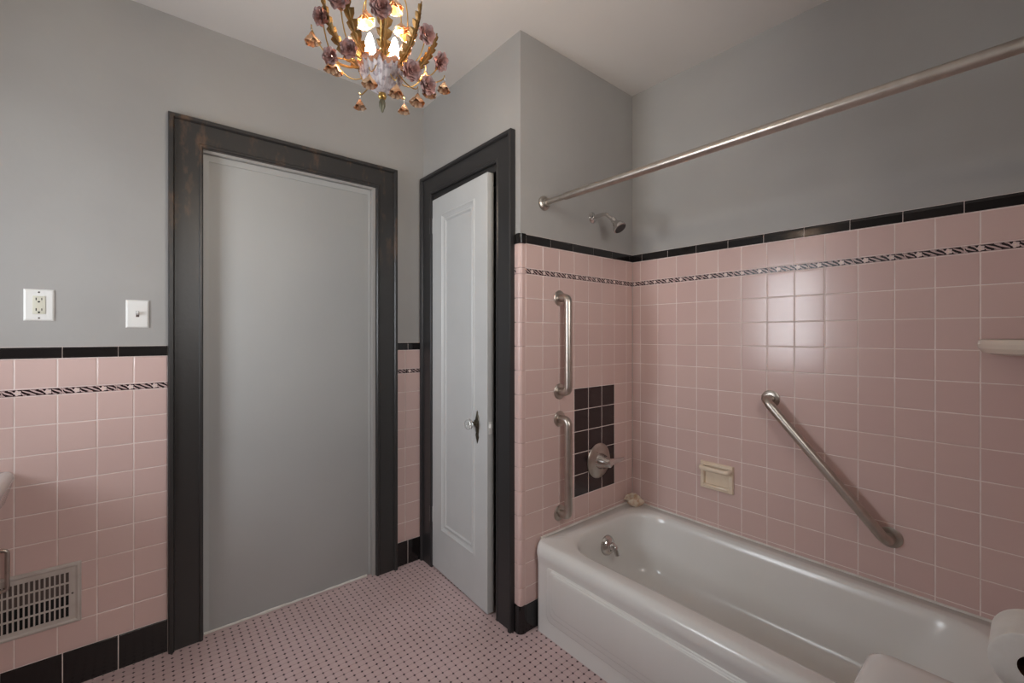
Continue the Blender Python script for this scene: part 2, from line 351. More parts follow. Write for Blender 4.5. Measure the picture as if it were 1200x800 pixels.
def liner_mesh(w, h, flip=False):
    k = ('liner', round(w, 4), round(h, 4), flip)
    if k in _tc: return _tc[k]
    th = TH; q = MB()
    q.loft([[(-a, y, -b), (a, y, -b), (a, y, b), (-a, y, b)] for a, b, y in ((w/2, h/2, 0), (w/2, h/2, th-0.001), (w/2-0.0008, h/2-0.001, th))], smooth=False)
    P = 0.0765; yy = th+0.0002
    def poly(pts, mi, y=yy): 
        q.add([(x, y, z) for x, z in pts], [tuple(range(len(pts)))], mi)
    def clipx(x): return max(-w/2+0.001, min(w/2-0.001, x))
    sg = -1 if flip else 1
    def stroke(cx, pts, wd, mi=1):
        # ribbon along a polyline, in (dx, z)
        L = []; R = []
        for i, (x, z) in enumerate(pts):
            a = pts[max(0, i-1)]; b = pts[min(len(pts)-1, i+1)]
            dx, dz = b[0]-a[0], b[1]-a[1]; l = math.hypot(dx, dz) or 1; ww = wd[i]
            L.append((cx+sg*(x-dz/l*ww), z+dx/l*ww)); R.append((cx+sg*(x+dz/l*ww), z-dx/l*ww))
        for i in range(len(pts)-1):
            quad = [L[i], L[i+1], R[i+1], R[i]]
            quad = [(clipx(p[0]), p[1]) for p in quad]
            if max(p[0] for p in quad)-min(p[0] for p in quad) > 0.0006: poly(quad, mi, yy+0.0001*(mi == 0))
    hb = h/2-0.0022
    poly([(-w/2+0.0009, -hb), (w/2-0.0009, -hb), (w/2-0.0009, hb), (-w/2+0.0009, hb)], 1, yy-0.0001)
    n = int(w/P/2)+2
    for i in range(-n, n+1):
        cx = i*P+P/2; mid = cx+P/2
        for s in (1, -1):
            # vine edges either side of the dark diagonal, and a small scroll by the flower
            stroke(mid, [(-s*0.0290, s*0.0005), (-s*0.0230, s*0.0075), (-s*0.0150, s*0.0098)], [0.0014, 0.0022, 0.0012], 0)
            stroke(mid, [(-s*0.0270, -s*0.0078), (-s*0.0170, -s*0.0028), (-s*0.0070, s*0.0022), (s*0.0030, s*0.0078), (s*0.0080, s*0.0100)], [0.0010, 0.0024, 0.0028, 0.0024, 0.0010], 0)
            stroke(mid, [(-s*0.0040, -s*0.0098), (s*0.0010, -s*0.0088), (s*0.0080, -s*0.0086)], [0.0006, 0.0014, 0.0008], 0)
        if abs(cx) < w/2-0.010:
            pts = []
            for j in range(30):
                a = 2*PI*j/30; r = 0.0092*(1+0.16*math.cos(5*a)); pts.append((cx+r*math.cos(a), r*math.sin(a)))
            poly(pts, 2, yy+0.0002)
            poly([(cx+0.0024*math.cos(2*PI*j/10), 0.0024*math.sin(2*PI*j/10)) for j in range(10)], 3, yy+0.0004)
    _tc[k] = q.mesh('liner_tile', [print_p, print_b, print_f, ivory]); return _tc[k]
CAP = 0.158
def wainscot(wk, h0, h1, zgrid, base_z, off, cap_off, base=True, zmin=None, skip=None, cap_h=0.0455):
    """zgrid = grout line under the liner; tiles run down from there"""
    zl = [zgrid]
    bottom = zmin if zmin is not None else base_z
    while zl[-1]-T > bottom+0.012: zl.append(zl[-1]-T)
    zl.append(bottom); zs = zl[::-1]
    hs = span(off, T, h0, h1)
    field(wk, hs, zs, pink, skip)
    ll = zgrid+0.0275
    field(wk, hs, [ll, ll+T], pink)
    for a, b in cells(span(cap_off, 0.153, h0, h1)): put(wk, liner_mesh(b-a-0.0006, 0.0275-0.001), (a+b)/2, zgrid+0.01375, 'liner_tile')
    for a, b in cells(span(cap_off, CAP, h0, h1)): put(wk, cap_mesh(b-a-GR, cap_h-GR), (a+b)/2, ll+T+cap_h/2, 'cap_tile', 0.002)
    if base:
        for a, b in cells(span(cap_off, CAP, h0, h1)): put(wk, tile_mesh(b-a-GR, base_z-GR, black_t, 0.009), (a+b)/2, base_z/2, 'base_tile', 0.001)
    grout_slab(wk, h0, h1, 0 if base else bottom, ll+T+cap_h-0.001)
    grout_slab(wk, h0, h1, ll+T+0.001, ll+T+cap_h-0.009, grout, 0.0030)
    if base: grout_slab(wk, h0, h1, 0, base_z-0.002, grout, 0.0012)

ZD = 1.5194+T; ZA = 0.9065+2*T
DISH = (0.914, 1.073)
def skipD(h, z): return DISH[0]-0.03 < h < DISH[1]+0.03 and 0.59+0.005 < z < 0.70 and False
wainscot('D', R_Y, C_Y, ZD, 0.14, 1.2085, 0.1508, base=False, zmin=0.40)
PX0, PX1 = 1.4303+2*T, 1.4303+5*T
PZ0, PZ1 = 1.5194-9*T, 1.5194-4*T
def skipC(h, z): return dark_t if PX0 < h < PX1 and PZ0 < z < PZ1 else None
CX0 = 1.3208
wainscot('C', CX0, D_X, ZD, 0.127, 1.4303, 1.4775, base=True, zmin=0.127, skip=skipC)
wainscot('A', L_X, 0.0715, ZA, 0.14, -0.3665, -0.2434)
wainscot('A', 1.112, B_X, ZA, 0.14, 1.112+0.06, 1.112+0.075)
wainscot('L', R_Y, A_Y, ZA, 0.14, 0.05, 0.0) if WIN_Z0 > 1.4 else None
# left wall wainscot stops under the window sill; rear wall has the same dado
def low_wainscot(wk, h0, h1, top):
    zs = [top-k*T for k in range(0, 20) if top-k*T > 0.152][::-1]; zs = [0.14]+zs
    hs = span(0.03, T, h0, h1); field(wk, hs, zs, pink)
    for a, b in cells(span(0, CAP, h0, h1)):
        put(wk, tile_mesh(b-a-GR, 0.14-GR, black_t, 0.009), (a+b)/2, 0.07, 'base_tile', 0.001)
        put(wk, cap_mesh(b-a-GR, 0.0455-GR), (a+b)/2, top+0.0455/2, 'cap_tile', 0.002)
    grout_slab(wk, h0, h1, 0, top+0.044)
low_wainscot('L', R_Y, A_Y, 1.03)
low_wainscot('R', RD[1]+0.13, 1.36, 1.264)
wainscot('R', 1.36, D_X, ZD, 0.14, 1.4303, 1.4775, base=False, zmin=0.40)
low_wainscot('R', L_X, RD[0]-0.13, 1.264)

# outside corner pieces between closet wall and shower wall
def corner_mesh(h, m, th=0.0, r=0.016, lx=0.032, ly=0.026):
    """L shaped rounded corner, local origin at the tile face corner (B_X, C_Y)"""
    prof = []
    t = TH; e = th
    out = [(-e, ly)] + [(-e+r-r*math.cos(a), -e+r-r*math.sin(a)) for a in [i/7*PI/2 for i in range(8)]] + [(lx, -e)]
    inn = [(lx, t), (t, t), (t, ly)]
    prof = out+inn
    q = MB(); b = 0.0012
    def inset(k): return [((x+k*(0.5 if x < t else 0)), (y+k*(0.5 if y < t else 0))) for x, y in prof]
    q.loft([[(x, y, z) for x, y in p] for p, z in ((inset(2*b), -h/2), (prof, -h/2+b), (prof, h/2-b), (inset(2*b), h/2))])
    me = q.mesh('corner_tile', m)
    try: me.set_sharp_from_angle(angle=math.radians(40))
    except Exception: pass
    return me
zrow = [ZD-k*T for k in range(0, 14) if ZD-k*T > 0.14] + [0.127]
cm = {}
def corner(z0, z1, m, e=0.0, r=0.016):
    k = (round(z1-z0, 4), m.name)
    if k not in cm: cm[k] = corner_mesh(z1-z0-0.0008, m, e, r)
    link('corner_tile', cm[k], wall_c, (B_X, C_Y, (z0+z1)/2))
for a, b in cells(zrow): corner(b, a, pink)
corner(ZD, ZD+0.0275, pink); corner(ZD+0.0275, ZD+0.0275+T, pink)
corner(ZD+0.0275+T, ZD+0.0275+T+0.0455, black_t, 0.004); corner(0, 0.127, black_t, 0.004, 0.03)
MB().box(B_X+0.006, CX0, C_Y+0.006, C_Y+0.03, 0, ZD+T+0.07).build('grout', grout, wall_c)
# sliver of tile between corner piece and closet casing
for a, b in cells(zrow): put('B', tile_mesh(0.014, a-b-GR, pink), C_Y+0.0345, (a+b)/2)
put('B', tile_mesh(0.014, T-GR, pink), C_Y+0.0345, ZD+0.0275+T/2); put('B', liner_mesh(0.014, 0.0265), C_Y+0.0345, ZD+0.01375, 'liner_tile')
put('B', cap_mesh(0.014, 0.0435), C_Y+0.0345, ZD+0.0275+T+0.02275, 'cap_tile'); put('B', tile_mesh(0.014, 0.125, black_t, 0.009), C_Y+0.0345, 0.0635, 'base_tile')

# floor mosaic: pink octagons with black dots, too small to pick apart
FP = 0.0306; ox, oy = 0.2069, 2.0691
def mosaic():
    q = MB(); d = MB(); c = 0.0090; g = 0.0004; s = FP/2-g; hgt = 0.0
    i0 = int((L_X-ox)/FP)-1; i1 = int((1.40-ox)/FP)+1; j0 = int((R_Y-oy)/FP)-1; j1 = int((A_Y-oy)/FP)+1
    vs = []; fs = []
    for i in range(i0, i1):
        for j in range(j0, j1):
            cx = ox+(i+0.5)*FP; cy = oy+(j+0.5)*FP
            if cx > 1.345 and cy > 1.47 or cx < L_X or cx > 1.40 or cy < R_Y or cy > A_Y: continue
            if cx > B_X-0.01 and cy > C_Y: continue
            k = s-c*0.62
            o = [(-s, -k), (-k, -s), (k, -s), (s, -k), (s, k), (k, s), (-k, s), (-s, k)]
            b = len(vs); tl = (random.gauss(0, 0.00006))
            vs += [(cx+x, cy+y, -0.002) for x, y in o]+[(cx+x*0.975, cy+y*0.975, tl+0.0003) for x, y in o]
            fs += [tuple(b+8+t for t in range(8))]+[(b+t, b+(t+1) % 8, b+8+(t+1) % 8, b+8+t) for t in range(8)]
    q.add(vs, fs); o1 = q.build('pink_octagons', oct_m, floor); o1['kind'] = 'stuff'
    vs = []; fs = []
    for i in range(i0, i1+1):
        for j in range(j0, j1+1):
            cx = ox+i*FP; cy = oy+j*FP
            if cx < L_X or cx > 1.41 or cy < R_Y or cy > A_Y or (cx > B_X-0.004 and cy > C_Y): continue
            r = c*0.62*1.0-0.0001; b = len(vs); r *= random.uniform(0.92, 1.06)
            o = [(-r, 0), (0, -r), (r, 0), (0, r)]
            vs += [(cx+x, cy+y, -0.002) for x, y in o]+[(cx+x*0.92, cy+y*0.92, 0.0002) for x, y in o]
            fs += [tuple(b+4+t for t in range(4))]+[(b+t, b+(t+1) % 4, b+4+(t+1) % 4, b+4+t) for t in range(4)]
    d.add(vs, fs); o2 = d.build('black_dots', dot_m, floor); o2['kind'] = 'stuff'
mosaic()

# ------------------------------------------------------------------ door casings, doors, window
def P3(wk, h, d, z): return wpos(wk, h, z, d)
def casing(name, wk, h0, h1, ztop, w, m, label, prof=None):
    t = thing(name, label, 'door casing', (0, 0, 0), 0, None, 'structure')
    prof = prof or [(0, -TH), (0, 0.022), (0.004, 0.027), (0.016, 0.027), (0.020, 0.022), (0.022, 0.014), (w-0.016, 0.014), (w-0.012, 0.018), (w-0.005, 0.018), (w, 0.013), (w, -TH-0.028)]
    L = [[P3(wk, h0+s, d, 0) for s, d in prof], [P3(wk, h0+s, d, ztop-s) for s, d in prof]]
    R = [[P3(wk, h1-s, d, 0) for s, d in prof], [P3(wk, h1-s, d, ztop-s) for s, d in prof]]
    Hd = [[P3(wk, h0+s, d, ztop-s) for s, d in prof], [P3(wk, h1-s, d, ztop-s) for s, d in prof]]
    for r in (L, R, Hd): MB().loft(r, smooth=False).build('casing_board', m, t)
    return t
casing('trim_1', 'A', 0.0729, 1.1135, 2.302, 0.122, blackworn, 'worn black wooden casing around the grey filled doorway')
casing('trim_2', 'B', 1.5205, 2.3720, 2.290, 0.118, blackwood, 'black wooden casing around the white closet door')
jb = thing('trim_4', 'black painted jamb lining the closet doorway', 'door jamb', (0, 0, 0), 0, None, 'structure')
xj0, xj1 = B_X+0.002, B_X+TH+W
MB().box(xj0, xj1, DOOR_B[0], DOOR_B[1], 2.1395, DOOR_B[2]+0.0255).build('jamb_board', blackwood, jb)
MB().box(xj0, xj1, DOOR_B[0]-0.002, DOOR_B[0]+0.008, 0, 2.1395).build('jamb_board', blackwood, jb)
MB().box(xj0, xj1, DOOR_B[1]-0.003, DOOR_B[1]+0.006, 0, 2.1395).build('jamb_board', blackwood, jb)
# grey panel filling the doorway
pn = tag(MB().bbox(DOOR_A[0], DOOR_A[1], A_Y+0.030, A_Y+0.06, 0.004, DOOR_A[2], 0.001).build('door_1', panel_p), 'flat grey painted panel filling the large black-cased doorway', 'door', kind='structure')
MB().box(DOOR_A[0]+0.002, DOOR_A[0]+0.030, A_Y+0.0255, A_Y+0.0299, 0.004, DOOR_A[2]-0.002).build('stop_strip', panel_p, pn)
MB().box(DOOR_A[1]-0.016, DOOR_A[1]-0.002, A_Y+0.0265, A_Y+0.0299, 0.004, DOOR_A[2]-0.002).build('stop_strip', panel_p, pn)
MB().box(DOOR_A[0]+0.030, DOOR_A[1]-0.016, A_Y+0.0255, A_Y+0.0299, DOOR_A[2]-0.030, DOOR_A[2]-0.002).build('stop_strip', panel_p, pn)
# uneven caulk along its foot
q = MB(); x = DOOR_A[0]+0.01; pts = []; rad = []
while x < DOOR_A[1]-0.01: pts.append((x, A_Y+0.026+random.uniform(-0.002, 0.002), 0.004)); rad.append(random.uniform(0.004, 0.008)); x += 0.03
q.tube(pts, rad, 6).build('caulk', caulk, pn)

# closet door, ajar. local x runs from the hinge to the latch, local y out into the closet, z up
DW, DH, DT = 0.577, 2.128, 0.036
dang = -PI/2-math.radians(2.6)
door = thing('door_2', 'white one-panel closet door standing slightly ajar', 'door', (B_X-0.004, 2.262, 0.008), dang, None, 'structure')
def door_leaf():
    q = MB(); rr = []
    a0, a1, b0, b1 = 0.112, DW-0.112, 0.235, DH-0.10
    def ring(x0, x1, z0, z1, y): return [(x0, y, z0), (x1, y, z0), (x1, y, z1), (x0, y, z1)]
    rr.append(ring(0, DW, 0, DH, DT)); rr.append(ring(0, DW, 0, DH, 0.001)); rr.append(ring(0.001, DW-0.001, 0.001, DH-0.001, 0))
    for ins, y in ((0, 0), (0.003, -0.004), (0.010, -0.005), (0.014, -0.001), (0.022, 0.004), (0.030, 0.006), (0.036, 0.002), (0.042, 0.002), (0.047, 0.008), (0.05, 0.009)):
        rr.append(ring(a0+ins, a1-ins, b0+ins, b1-ins, y))
    return q.loft(rr, smooth=False)
# hardware on the room face is drawn with y out of the door, then mirrored (the room side is local -y)
def flip_y(q): q.v = [(x, -y, z) for x, y, z in q.v]; return q
door_leaf().build('door_leaf', doorwhite, door)
for zc in (1.98, 0.30):
    hg = MB(); hg.lathe([(0.0075, -0.045), (0.0075, 0.045)], 12, M=Matrix.Translation((-0.004, 0.006, zc)))
    hg.box(-0.002, 0.022, 0, 0.002, zc-0.044, zc+0.044)
    o = flip_y(hg).build('hinge', doorwhite, door)
    flip_y(MB().lathe([(0.001, 0), (0.006, 0.001), (0.0065, 0.006), (0.003, 0.010), (0, 0.011)], 10, M=Matrix.Translation((-0.004, 0.006, zc+0.045)))).build('hinge_cap', doorwhite, o)
KX, KZ = 0.490, 0.895
kp = MB(); prof = [(0, 0.075), (0.006, 0.066), (0.005, 0.058), (0.013, 0.046), (0.017, 0.03), (0.013, 0.016), (0.013, -0.03), (0.010, -0.045), (0.014, -0.058), (0.008, -0.072), (0.005, -0.080), (0, -0.090)]
ring = [(x, z) for x, z in prof]+[(-x, z) for x, z in prof[-2:0:-1]]
kp.loft([[(KX+x*k, y, KZ+z*k) for x, z in ring] for k, y in ((1, 0.0), (1, 0.002), (0.82, 0.005))], smooth=False)
plate = flip_y(kp).build('keyhole_plate', darkm, door); plate['label'] = 'ornate dark metal keyhole plate'
flip_y(MB().lathe([(0.003, 0), (0.003, 0.001)], 8, M=align((KX, 0.0052, KZ-0.04), (0, 1, 0)))).build('keyhole', hole, plate)
MB().lathe([(0.018, 0), (0.018, 0.006), (0.010, 0.010), (0.009, 0.026), (0.012, 0.030)], 16, M=align((KX, -0.005, KZ+0.012), (0, -1, 0))).build('knob_shank', darkm, door)
def facet(r, z, a, j): 
    k = 1+0.05*math.cos(8*a); return r*k, z
MB().lathe([(0.011, 0), (0.020, 0.004), (0.027, 0.013), (0.027, 0.020), (0.021, 0.030), (0.010, 0.033), (0, 0.033)], 24, M=align((KX, -0.034, KZ+0.012), (0, -1, 0)), scallop=facet).build('knob', glass_k, door)['label'] = 'clear glass door knob'
MB().box(DW-0.0005, DW+0.0012, 0.008, DT-0.008, KZ-0.03, KZ+0.03).build('latch_plate', plastic, door)
MB().box(DW, DW+0.010, 0.012, DT-0.012, KZ+0.0, KZ+0.018).build('latch_bolt', plastic, door)
# casing of the rear doorway the picture is taken from, seen only by reflection
casing('trim_3', 'R', RD[0]-0.11, RD[1]+0.11, RD[2]+0.11, 0.115, blackwood, 'black wooden casing around the open rear doorway')

# window in the left wall
wn = thing('window_1', 'white two-sash window in the left wall', 'window', (0, 0, 0), 0, None, 'structure')
q = MB(); xo, xi = xl-0.09, xl-0.05
for (y0, y1, z0, z1) in ((WIN_Y0, WIN_Y0+0.05, WIN_Z0, WIN_Z1), (WIN_Y1-0.05, WIN_Y1, WIN_Z0, WIN_Z1), (WIN_Y0+0.05, WIN_Y1-0.05, WIN_Z0, WIN_Z0+0.05), (WIN_Y0+0.05, WIN_Y1-0.05, WIN_Z1-0.05, WIN_Z1), (WIN_Y0+0.05, WIN_Y1-0.05, (WIN_Z0+WIN_Z1)/2-0.025, (WIN_Z0+WIN_Z1)/2+0.025)):
    q.box(xo, xi, y0, y1, z0, z1)
q.build('window_frame', doorwhite, wn)
for z0, z1 in ((WIN_Z0+0.05, (WIN_Z0+WIN_Z1)/2-0.025), ((WIN_Z0+WIN_Z1)/2+0.025, WIN_Z1-0.05)):
    MB().box(xo+0.018, xo+0.022, WIN_Y0+0.05, WIN_Y1-0.05, z0, z1).build('pane', pane_m, wn)
MB().box(xl-0.05, xl+0.03, WIN_Y0-0.03, WIN_Y1+0.03, WIN_Z0-0.022, WIN_Z0).build('window_sill', doorwhite, wn)
casing_p = [(0, -TH), (0, 0.012), (0.006, 0.015), (0.07, 0.012), (0.075, 0.0), (0.075, -TH)]
for (y0, y1, z0, z1) in ((WIN_Y0-0.07, WIN_Y0, WIN_Z0, WIN_Z1+0.07), (WIN_Y1, WIN_Y1+0.07, WIN_Z0, WIN_Z1+0.07), (WIN_Y0, WIN_Y1, WIN_Z1, WIN_Z1+0.07)):
    MB().bbox(xl, xl+0.018, y0, y1, z0, z1, 0.003).build('casing_board', blackwood, wn)

w2_ = thing('fill_window', 'white two-sash window above the toilet tank', 'window', (0, 0, 0), 0, None, 'structure')  # added window that gives the rear fill light an opening
q = MB(); ys0, ys1 = yr-0.09, yr-0.05; zm = (RW[2]+RW[3])/2
for (x0, x1, z0, z1) in ((RW[0], RW[0]+0.05, RW[2], RW[3]), (RW[1]-0.05, RW[1], RW[2], RW[3]), (RW[0]+0.05, RW[1]-0.05, RW[2], RW[2]+0.05), (RW[0]+0.05, RW[1]-0.05, RW[3]-0.05, RW[3]), (RW[0]+0.05, RW[1]-0.05, zm-0.025, zm+0.025)):
    q.box(x0, x1, ys0, ys1, z0, z1)
q.build('window_frame', doorwhite, w2_)
for z0, z1 in ((RW[2]+0.05, zm-0.025), (zm+0.025, RW[3]-0.05)): MB().box(RW[0]+0.05, RW[1]-0.05, ys0+0.018, ys0+0.022, z0, z1).build('pane', pane_m, w2_)
MB().box(RW[0]-0.02, RW[1]+0.02, yr-0.05, yr+0.025, RW[2]-0.022, RW[2]).build('window_sill', doorwhite, w2_)
for (x0, x1, z0, z1) in ((RW[0]-0.07, RW[0], RW[2], RW[3]+0.07), (RW[1], RW[1]+0.07, RW[2], RW[3]+0.07), (RW[0], RW[1], RW[3], RW[3]+0.07)):
    MB().bbox(x0, x1, yr, yr+0.018, z0, z1, 0.003).build('casing_board', blackwood, w2_)

# ------------------------------------------------------------------ bathtub
TX0, TX1, TY0, TY1, TZ = 1.362, D_X-0.006, R_Y+0.008, C_Y-0.006, 0.405
tub = thing('bathtub', 'white enamelled built-in bathtub with stepped apron', 'bathtub', (TX0, (TY0+TY1)/2, 0))
def tl(q): q.v = [(x-TX0, y-(TY0+TY1)/2, z) for x, y, z in q.v]; return q
q = MB(); R = []
for o, z, r in ((0.014, 0.0, 0.03), (0.014, 0.30, 0.03), (0.009, 0.325, 0.034), (0.002, 0.348, 0.04), (0.0, 0.365, 0.042), (0.004, 0.384, 0.042), (0.013, 0.397, 0.040), (0.026, 0.404, 0.035), (0.036, 0.405, 0.03)):
    R.append(rrect(TX0+o, TX1, TY0, TY1, (r, 0.002, 0.002, r), z))
for x0, x1, y0, y1, r, z in ((0.078, 0.062, 0.105, 0.082, 0.17, 0.4045), (0.088, 0.068, 0.115, 0.088, 0.17, 0.400), (0.098, 0.075, 0.130, 0.094, 0.165, 0.388), (0.105, 0.082, 0.150, 0.098, 0.16, 0.365),
        (0.112, 0.092, 0.190, 0.102, 0.155, 0.30), (0.122, 0.108, 0.235, 0.110, 0.15, 0.22), (0.138, 0.125, 0.285, 0.125, 0.145, 0.15), (0.160, 0.148, 0.330, 0.148, 0.135, 0.112), (0.195, 0.185, 0.37, 0.19, 0.11, 0.094), (0.25, 0.24, 0.43, 0.26, 0.08, 0.088)):
    R.append(rrect(TX0+x0, TX1-x1, TY0+y0, TY1-y1, r, z))
q.loft(R, cap0=False, cap1=True)
tl(q).build('tub_shell', enamel, tub, auto=False)
def slab(y0, y1, z0, z1, r, x, proud, bev):
    rings = []
    for ins, xx in ((0, x), (0, x-proud+bev), (bev*0.4, x-proud+bev*0.3), (bev, x-proud)):
        ring = rrect(y0+ins, y1-ins, z0+ins, z1-ins, (r, r, 0.02, 0.02), 0, 8); rings.append([(xx, a, b) for a, b, _ in ring])
    return MB().loft(rings)
xa = TX0+0.0145
tl(slab(TY0+0.05, TY1-0.075, 0.075, 0.318, 0.03, xa, 0.0065, 0.005)).build('apron_panel', enamel, tub)
tl(slab(TY0+0.075, TY1-0.100, 0.108, 0.312, 0.03, xa-0.0063, 0.0065, 0.005)).build('apron_panel', enamel, tub)
tl(slab(TY0+0.098, TY1-0.122, 0.135, 0.306, 0.03, xa-0.0126, 0.0050, 0.004)).build('apron_panel', enamel, tub)
# spout set into the head end of the basin
sx, sy, sz = 1.770, TY1-0.100, 0.300
so = tl(MB().lathe([(0, -0.004), (0.045, -0.002), (0.049, 0.004), (0.046, 0.013), (0.036, 0.025), (0.024, 0.034), (0, 0.036)], 24, M=align((sx, sy, sz), (0, -1, 0.12)))).build('spout_flange', chrome, tub)
so['label'] = 'round chrome filler spout'
tl(MB().tube(fillet([(sx, sy-0.01, sz+0.005), (sx+0.004, sy-0.05, sz+0.004), (sx+0.008, sy-0.062, sz-0.032)], 0.03), [0.020]*3+[0.017]*3+[0.014, 0.013, 0.012], 14)).build('spout_nozzle', chrome, so)
tl(MB().lathe([(0, 0), (0.03, 0), (0.031, 0.003), (0.024, 0.005), (0.02, 0.003), (0, 0.003)], 20, M=Matrix.Translation((1.76, TY1-0.33, 0.0885)))).build('drain', drain, tub)
# caulk bead along the wall
tl(MB().tube([(TX1+0.0015, TY0+0.01, TZ-0.001), (TX1+0.0015, TY1-0.001, TZ-0.001)], 0.0070, 10)).build('caulk', caulk, tub)
tl(MB().tube([(TX0+0.05, TY1+0.0015, TZ-0.001), (TX1-0.001, TY1+0.0015, TZ-0.001)], 0.0070, 10)).build('caulk', caulk, tub)
tl(MB().tube([(TX0+0.05, TY0-0.0015, TZ-0.001), (TX1-0.001, TY0-0.0015, TZ-0.001)], 0.0090, 10)).build('caulk', caulk, tub)
# shell on the corner of the rim
sh = thing('seashell', 'small ivory seashell lying on the tub rim corner', 'shell', (2.082, 1.425, TZ), math.radians(-35))
sh.scale = (1.75, 1.75, 1.6)
def shell_half(sgn):
    q = MB(); vs = []; fs = []; nu, nv = 12, 6
    for i in range(nu+1):
        for j in range(nv+1):
            a = -1.15+2.3*i/nu; r = 0.032*(j/nv); rib = 1+0.03*math.cos(i*PI)
            vs.append((r*math.sin(a)*rib, sgn*0.010*math.sin(PI*0.5*(1-(j/nv)**2))+sgn*0.002, r*math.cos(a)*rib))
    for i in range(nu):
        for j in range(nv): fs.append((i*(nv+1)+j, (i+1)*(nv+1)+j, (i+1)*(nv+1)+j+1, i*(nv+1)+j+1))
    q.add(vs, fs, 0, True); return q
for s in (1, -1):
    q = shell_half(s); Mx = Matrix.Translation((0, 0.007*s, 0.006)) @ Matrix.Rotation(-0.45*s, 4, 'X')
    q.v = [tuple(Mx @ Vector(p)) for p in q.v]
    o = q.build('shell_valve', shellm, sh, auto=False); md = o.modifiers.new('thick', 'SOLIDIFY'); md.thickness = 0.002

# ------------------------------------------------------------------ grab bars, rod, shower fittings
def flange(q, loc, n, r=0.038, t=0.006, mi=0):
    q.lathe([(0, 0.0003), (r, 0.0003), (r, t*0.6), (r*0.92, t), (r*0.45, t*1.3), (0, t*1.3)], 24, mi, align(loc, n)); return q
def grab_bar(label, p0, p1, n, so, r=0.019):
    n = Vector(n); p0 = Vector(p0); p1 = Vector(p1)
    t = thing('grab_bar', label, 'grab bar', p1, 0, 'stainless grab bars on the shower tile')
    a, b = p0-p1, Vector((0, 0, 0))
    MB().tube(fillet([a, a+n*so, b+n*so, b], 0.045, 7), r, 16).build('bar', nickel, t)
    for e in (a, b):
        f = flange(MB(), e, n).build('flange', nickel, t)
        for k in range(3):
            an = 2*PI*k/3+0.5; 
            side = Vector((0, 0, 1)); u = n.cross(side)
            c = e+n*0.0068+(side*math.cos(an)+u*math.sin(an))*0.029
            MB().lathe([(0.003, -0.001), (0.003, 0.0008), (0, 0.0014)], 8, M=align(c, n)).build('screw', nickel, f)
    return t
grab_bar('upper of two upright steel grab bars on the shower end wall', (1.541, C_Y, 1.530), (1.541, C_Y, 1.078), (0, -1, 0), 0.060)
grab_bar('lower of two upright steel grab bars, ending just above the tub', (1.541, C_Y, 0.945), (1.541, C_Y, 0.488), (0, -1, 0), 0.060)
grab_bar('slanting steel grab bar on the long pink tile wall', (D_X, 0.755, 1.0665), (D_X, 0.345, 0.592), (-1, 0, 0), 0.060)

rod = thing('shower_rod', 'brushed metal shower curtain rod spanning above the bathtub', 'curtain rod', (1.440, C_Y+TH, 1.973))
Yr = R_Y-TH-(C_Y+TH)
MB().tube([(0, -0.005, 0), (0, -0.14, 0.0)], 0.0122, 16).build('rod', nickel, rod)
MB().tube([(0, -0.13, 0), (0, -0.137, 0), (0, -0.14, 0), (0, Yr+0.005, 0)], [0.0130, 0.0135, 0.0162, 0.0162], 18).build('rod_sleeve', nickel, rod)
for y, n in ((0, (0, -1, 0)), (Yr, (0, 1, 0))):
    MB().lathe([(0, 0.0003), (0.033, 0.0003), (0.034, 0.008), (0.029, 0.013), (0.020, 0.015), (0.019, 0.03), (0.0115, 0.032)], 24, M=align((0, y, 0), n)).build('flange', nickel, rod)

sp = thing('shower_fixture', 'small chrome shower head on bent arm above pink tile', 'shower head', (1.795, C_Y+TH, 1.966))
MB().lathe([(0, 0.0003), (0.029, 0.0003), (0.029, 0.004), (0.018, 0.012), (0.012, 0.015)], 24, M=align((0, 0, 0), (0, -1, 0))).build('flange', chrome, sp)
MB().tube(fillet([(0, -0.002, 0), (0, -0.085, 0.004), (0.004, -0.135, -0.040)], 0.04, 8), 0.0095, 14).build('arm', chrome, sp)
hd = Vector((0.05, -0.62, -0.78)).normalized(); hp = Vector((0.004, -0.135, -0.040))
MB().lathe([(0.0, -0.012), (0.013, -0.012), (0.015, 0.0), (0.013, 0.010), (0.017, 0.018), (0.030, 0.040), (0.033, 0.046), (0.033, 0.058), (0.030, 0.060)], 24, M=align(hp, hd)).build('head', chrome, sp)
fc = MB().lathe([(0, 0.0595), (0.029, 0.0595), (0.029, 0.0615), (0, 0.0625)], 24, M=align(hp, hd)).build('spray_face', rubber, sp)
q = MB(); Mh = align(hp, hd)
for rr_, nn in ((0.008, 6), (0.016, 10), (0.023, 14)):
    for k in range(nn): q.lathe([(0.0012, 0.0615), (0.0008, 0.0645)], 5, M=Mh @ Matrix.Translation((rr_*math.cos(2*PI*k/nn), rr_*math.sin(2*PI*k/nn), 0)))
q.build('nozzles', rubber, fc)

vx, vz = 1.838, 0.688
mv = thing('mixer_valve', 'round steel shower mixer with single lever on dark tiles', 'shower valve', (vx, C_Y, vz))
MB().lathe([(0, 0.0005), (0.090, 0.0005), (0.092, 0.004), (0.088, 0.008), (0.070, 0.014), (0.040, 0.018), (0.034, 0.020), (0, 0.020)], 36, M=align((0, 0, 0), (0, -1, 0))).build('escutcheon', nickel, mv)
MB().lathe([(0.044, 0.017), (0.039, 0.030), (0.031, 0.050), (0.026, 0.068), (0.021, 0.080), (0.010, 0.085), (0, 0.0855)], 24, M=align((0, 0, 0), (0, -1, 0))).build('hub', chrome, mv)
MB().tube([(0, -0.060, 0), (0.03, -0.068, 0.002), (0.06, -0.072, 0.002), (0.10, -0.074, 0.004), (0.118, -0.074, 0.005)], [0.022, 0.017, 0.012, 0.0095, 0.007], 14).build('lever', chrome, mv)
